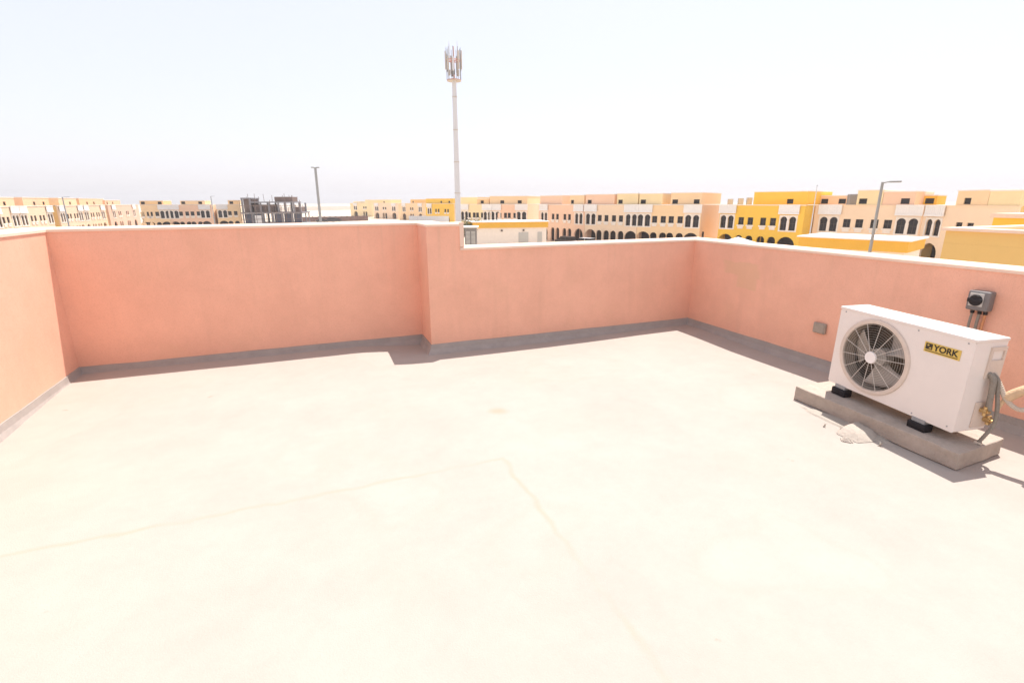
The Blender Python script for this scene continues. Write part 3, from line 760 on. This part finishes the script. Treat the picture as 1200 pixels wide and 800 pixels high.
# ------------------------------------------------------------------ unfinished building
p0, p1 = at(282, 170), at(352, 166); dx = p1-p0; WdU = dx.length
t = thing('unfinished_building', 'dark unfinished concrete frame building with bare columns, behind the tall back parapet', 'building', (p0.x, p0.y, G), math.atan2(dx.y, dx.x))
b = MB()
for i in range(7):
    x = WdU*i/6
    for y in (0, 6, 11): b.box(max(0, x-.25), min(WdU, x+.25), y, y+.5, 0, 5.35)
b.box(-.2, WdU+.2, -.3, 11.8, 5.351, 5.75); b.box(-.2, WdU+.2, -.2, 11.6, 2.3, 2.65)
for i, x in enumerate((0, .13, .30, .44, .60, .72, .86, .97)):
    X = WdU*x
    for y in (.2, 8): b.box(X, X+.45, y, y+.45, 5.751, 8.4 if i not in (0, 1) else 9.6)
b.box(WdU*.14, WdU*.90, .15, 9, 8.401, 8.75)
b.box(WdU*.0, WdU*.17, .15, 9, 9.601, 9.85)
b.build('concrete_frame', M_conc, t)
b = MB(); b.box(WdU*.0+.5, WdU*.15, .8, 8, 5.752, 9.55); b.box(WdU*.55, WdU*.85, 1.5, 8, 8.752, 10.1)
b.box(WdU*.18, WdU*.52, 1.2, 8, 5.753, 7.9); b.box(WdU*.86, WdU*.97, 1.2, 8, 5.753, 7.2); b.build('block_infill', M_block, t)
b = MB()
for i in range(6):
    if i == 2: continue
    MB().box(WdU*i/6+.3, WdU*(i+1)/6-.3, .6, .75, .1, 2.28).build('formwork_sheet', M_bluesheet, t)
    MB().box(WdU*i/6+.3, WdU*(i+1)/6-.3, .9, 1.05, 2.66, 5.3).build('formwork_sheet', M_bluesheet, t)
b = MB(); b.box(WdU/6*1.25, WdU/6*1.9, -.4, -.31, 2.7, 4.9); b.build('white_sheet', M_canvas, t)
b = MB(); rnd = random.Random(4)
for i in range(34):
    x = rnd.uniform(0, WdU); z = rnd.choice((5.75, 8.75)); y = rnd.uniform(.2, 8); b.cyl((x, y, z), (x+rnd.uniform(-.1, .1), y, z+rnd.uniform(.9, 2.3)), .06, n=5)
for i in range(13):
    x = WdU*i/12; b.cyl((x, -1.1, 0), (x, -1.1, 7.9 if i % 3 else 9.2), .07, n=6)
for z in (1.9, 3.8, 5.7, 7.6): b.cyl((0, -1.1, z), (WdU, -1.1, z), .06, n=5)
b.build('scaffold_pole', M_block, t)

# ------------------------------------------------------------------ distant wall, hoarding
p0, p1 = at(349, 245), at(430, 255); dx = p1-p0
t = thing('boundary_wall', 'long low red brown boundary wall on the sand behind the left lamp post', 'boundary wall', (p0.x, p0.y, G), math.atan2(dx.y, dx.x))
b = MB(); b.box(0, dx.length, 0, .3, 0, 2.2); b.build('wall', mat('red brown blockwork', (.20, .12, .10), .9, .2, .4), t)
b = MB()
for i in range(12): x = dx.length*i/12; b.box(x, x+.5, -.1, -.002, 0, 2.4)
b.build('pier', M_block, t)
p0, p1 = at(400, 600), at(330, 560); 
t = thing('boundary_wall', 'faint pale compound wall far out on the desert horizon', 'boundary wall', (p1.x, p1.y, G), math.atan2((p0-p1).y, (p0-p1).x))
MB().box(-20, 110, 0, .6, 0, 4).build('wall', M_trim, t)
p0, p1 = at(478, 178), at(525, 172); dx = p1-p0
t = thing('site_hoarding', 'plain white site hoarding in front of the hazy houses left of the mast', 'hoarding', (p0.x, p0.y, G), math.atan2(dx.y, dx.x))
b = MB()
nn = 9
for i in range(nn): b.box(dx.length*i/nn+.01, dx.length*(i+1)/nn-.01, 0, .06, 0, 4.0)
b.build('panel', M_white, t)
b = MB()
for i in range(nn+1): b.box(dx.length*i/nn-.05, dx.length*i/nn+.05, .07, .2, 0, 4.1)
b.build('post', M_greyl, t)

# ------------------------------------------------------------------ cars
def car(label, col, u, d, rz, kind=0):
    p = at(u, d); t = thing('parked_car', label, 'car', (p.x, p.y, G+.006), rz, 'cars parked in the streets')
    body = paint('car paint '+label[:12], col)
    b = MB()
    prof = [(-2.2, .35), (-2.25, .7), (-2.1, .95), (-1.2, 1.02), (-.9, 1.03), (1.2, 1.03), (1.75, .98), (2.2, .9), (2.28, .6), (2.2, .35)]
    if kind: prof = [(-2.2, .35), (-2.25, .8), (-2.2, 1.08), (-1.1, 1.12), (2.0, 1.12), (2.25, 1.0), (2.25, .4)]
    b.plate(prof, [], -.86, .86)
    bmesh.ops.bevel(b.bm, geom=b.bm.edges[:], offset=.06, segments=2, affect='EDGES')
    b.build('body', body, t, smooth=True)
    cab = [(-1.35, 1.02), (-.55, 1.46), (.75, 1.47), (1.75, 1.0)] if not kind else [(-1.45, 1.1), (-.8, 1.75), (1.8, 1.76), (2.1, 1.1)]
    b = MB(); b.plate(cab, [], -.72, .72); b.build('window_band', M_dark, t)
    x0, x1, zt = cab[1][0], cab[2][0], cab[1][1]
    b = MB(); b.box(x0-.05, x1+.05, -.74, .74, zt-.03, zt+.04, .03, 2); b.build('roof', body, t, smooth=True)
    b = MB()
    for y in (-.735, .735): b.box((x0+x1)/2-.05, (x0+x1)/2+.05, y-.012, y+.012, 1.0, zt)
    b.build('pillar', body, t)
    for x in (-1.4, 1.4):
        for y in (-.80, .80):
            w = MB().cyl((x, y-.1, .33), (x, y+.1, .33), .33, n=18).build('wheel', M_tyre, t, smooth=True)
            MB().cyl((x, y-.112, .33), (x, y+.112, .33), .19, n=12).build('rim', M_steel, w, smooth=True)
    for y in (-.6, .6): MB().box(-2.29, -2.2, y-.18, y+.18, .68, .82).build('headlight', M_lamp, t)
    return t
row = math.atan2(-33, 13.5)
car('dark off road car parked at the pink house right of the smaller kiosk', (.03, .03, .035), 664, 104, row, 1)
car('silver white car parked right of the dark off road car', (.55, .56, .57), 687, 100, row, 1)
car('dark grey car parked behind the silver one, farther right', (.08, .08, .09), 700, 97, row)
car('white car at the porch in the middle of the right street', (.70, .70, .70), 744, 93, row)
car('white car far off before the hazy houses left of the mast', (.75, .75, .75), 468, 150, .3, 1)
for i, (u, d, l, c) in enumerate(((374, 243, 'distant black car leftmost before the red brown wall', (.02, .02, .02)), (385, 244, 'distant dark car second from left before the red brown wall', (.05, .05, .055)), (392, 246, 'distant dark car rightmost before the red brown wall', (.03, .025, .03)))):
    car(l, c, u, d, .1, i % 2)

# ------------------------------------------------------------------ canopy
p = at(870, 86); t = thing('shade_canopy', 'white pyramid shade canopy before the vivid yellow house', 'canopy', (p.x, p.y, G), .35)
b = MB(); ap = b.bm.verts.new((0, 0, 3.25)); c = [b.bm.verts.new((x*2.3, y*2.3, 2.3)) for x, y in ((-1, -1), (1, -1), (1, 1), (-1, 1))]
lo = [b.bm.verts.new((x*2.3, y*2.3, 2.0)) for x, y in ((-1, -1), (1, -1), (1, 1), (-1, 1))]
for i in range(4): b.bm.faces.new((c[i], c[(i+1) % 4], ap)); b.bm.faces.new((lo[i], lo[(i+1) % 4], c[(i+1) % 4], c[i]))
b.build('canvas_roof', M_canvas, t)
for x, y in ((-1, -1), (1, -1), (1, 1), (-1, 1)): MB().cyl((x*2.2, y*2.2, 0), (x*2.2, y*2.2, 2.4), .05, n=8).build('post', M_steel, t)

# ------------------------------------------------------------------ lamp posts and poles
def lamp_post(label, u, d, ztop, r0, r1, arms, group='lamp posts', hl=.36):
    p = at(u, d); t = thing('lamp_post', label, 'lamp post', (p.x, p.y, G), 0, group); h = ztop-G
    MB().cyl((0, 0, 0), (0, 0, h), r0, r1, 14).cyl((0, 0, 0), (0, 0, .5), r0*1.5, r0*1.4, 14).build('column', M_steel, t, smooth=True)
    rt = ray(u); rt = Vector((rt.y, -rt.x))
    for L in arms:
        e = Vector((rt.x*L, rt.y*L, .15 if abs(L) > 1 else .05))
        a = MB().tube([(0, 0, h-.05), tuple(e*.5+Vector((0, 0, h-.02))), tuple(e+Vector((0, 0, h-.05)))], r1*.55, 8).build('arm', M_steel, t, smooth=True)
        M4 = Matrix.Rotation(math.atan2(e.y, e.x), 4, 'Z'); M4.translation = e+Vector((0, 0, h-.04))
        MB().box(-.12*hl/.36, hl, -.09, .09, -.04, .04, .025, 2, M=M4).build('lamp_head', M_steel, t, smooth=True)
lamp_post('thick grey lamp post with twin short heads behind the tall back parapet', 373.5, 40, zat(368, 196.5, 40), .12, .085, (-.12, .12), hl=.16)
lamp_post('tall grey lamp post with one arm rising above the larger kiosk', 1030.5, 30, zat(1034, 213.5, 30), .088, .058, (.35, ))
lamp_post('thin dark lamp post before the cream houses of the left street', 74.5, 118, zat(72, 231, 118), .13, .09, (.6, ))
lamp_post('thin lamp post rising above the dusty pink house', 248, 165, zat(248, 230, 165), .14, .10, (.6, ))
zp = zat(957, 218, 84)-G; p = at(955, 84); t = thing('flag_pole', 'thin white pole between the vivid yellow house and the cream house', 'pole', (p.x, p.y, G))
MB().cyl((0, 0, 0), (0, 0, zp), .10, .05, 10).cyl((0, 0, 0), (0, 0, .3), .3, n=12).build('shaft', M_mastw, t, smooth=True)
MB().cyl((0, 0, zp), (0, 0, zp+.15), .1, .02, 10).build('finial', M_steel, t, smooth=True)
# things on the roofs
p = at(999.5, 94.5); zp = zat(1000, 227.5, 94.5)-G-7.36; t = thing('water_tank', 'grey box water tank on the roof of the cream and pink house', 'water tank', (p.x, p.y, G+7.36), .9)
MB().box(-.65, .65, -.65, .65, .4, zp, .08, 2).build('tank', M_conc, t); MB().box(-.8, .8, -.8, .8, 0, .4).build('stand', M_steel, t)
for i, (u, l) in enumerate(((856, 'small roof condenser at the left end of the yellow house roof'), (868, 'small roof condenser second from left on the yellow house roof'), (878, 'small roof condenser nearest the attic on the yellow house roof'))):
    p = at(u, 99); t = thing('roof_condenser', l, 'roof condenser', (p.x, p.y, G+7.755), .9, 'condensers on the yellow house roof')
    MB().box(-.6, .6, -.4, .4, .1, 1.15+.1*i).build('casing', M_greyl, t); MB().cyl((0, -.42, .65), (0, -.40, .65), .38, n=16).build('fan_grille', M_knob, t)
    MB().box(-.6, .6, -.3, -.2, 0, .1).box(-.6, .6, .2, .3, 0, .1).build('feet', M_steel, t)

# ------------------------------------------------------------------ telecom mast
p = at(536.5, 90); t = thing('telecom_mast', 'tall white telecom mast with a crown of antennas beyond the back parapet', 'telecom mast', (p.x, p.y, G))
HT = zat(530, 92, 90)-G
MB().cyl((0, 0, 0), (0, 0, HT), .54, .34, 24).cyl((0, 0, 0), (0, 0, .6), .9, .8, 24).build('pole', M_mastw, t, smooth=True)
b = MB()
for z in (5, 10, 15, 20, 25): b.cyl((0, 0, z-.06), (0, 0, z+.06), .56-.21*z/32+.03, n=24)
b.build('flange', M_ant, t, smooth=True)
b = MB().cyl((0, 0, HT), (0, 0, HT+4.6), .14, .10, 10)
for z, R in ((HT-.3, 1.1), (HT+2.6, 1.1)):
    b.torus((0, 0, z), (0, 0, 1), R, .06, 28, 6)
    for k in range(6): a = k*PI/3; b.cyl((0, 0, z), (R*math.cos(a), R*math.sin(a), z), .05, n=6)
b.build('head_frame', M_mastr, t, smooth=True)
b = MB(); b.cyl((0, 0, HT-.42), (0, 0, HT-.36), 1.15, n=28); b.build('platform', M_ant, t)
rnd = random.Random(11)
for k in range(9):
    a = 2*PI*k/9+.2; c, s_ = math.cos(a), math.sin(a); R = 1.2; lz = rnd.choice((2.0, 2.5, 2.7)); z0 = HT+rnd.uniform(.0, .5)
    M4 = Matrix.Rotation(a, 4, 'Z'); M4.translation = (R*c, R*s_, 0)
    MB().cyl((R*c*.95, R*s_*.95, HT-.3), (R*c*.95, R*s_*.95, HT+4.4), .045, n=6).build('antenna_pole', M_steel, t)
    MB().box(.03, .18, -.14, .14, z0+.8, z0+.8+lz, .05, 2, M=M4).build('panel_antenna', M_ant if k % 3 else M_mastw, t)
    if k % 2 == 0: 
        M5 = Matrix.Rotation(a, 4, 'Z'); M5.translation = (R*c*.6, R*s_*.6, 0)
        MB().box(-.15, .15, -.22, .22, HT+.4, HT+1.2, .03, 1, M=M5).build('radio_unit', M_grey if k % 4 else M_ant, t)
for k in range(4):
    a = 2*PI*k/4+.5; MB().cyl((.9*math.cos(a), .9*math.sin(a), HT+2.6), (.9*math.cos(a), .9*math.sin(a), HT+5.2), .035, .02, 6).build('whip_antenna', M_ant, t)

# ------------------------------------------------------------------ dusty air
hz = MB().box(-3100, 3100, -3100, 3100, G-2, 34).build('haze', []); tag(hz, kind='stuff')
HM = bpy.data.materials.new('dusty air'); HM.use_nodes = True; n = HM.node_tree.nodes; n.remove(n['Principled BSDF'])
pv = n.new('ShaderNodeVolumePrincipled'); pv.inputs['Color'].default_value = (.99, .98, .965, 1); pv.inputs['Density'].default_value = 0.0005
pv.inputs['Anisotropy'].default_value = .3
HM.node_tree.links.new(pv.outputs[0], n['Material Output'].inputs['Volume']); hz.data.materials.append(HM)
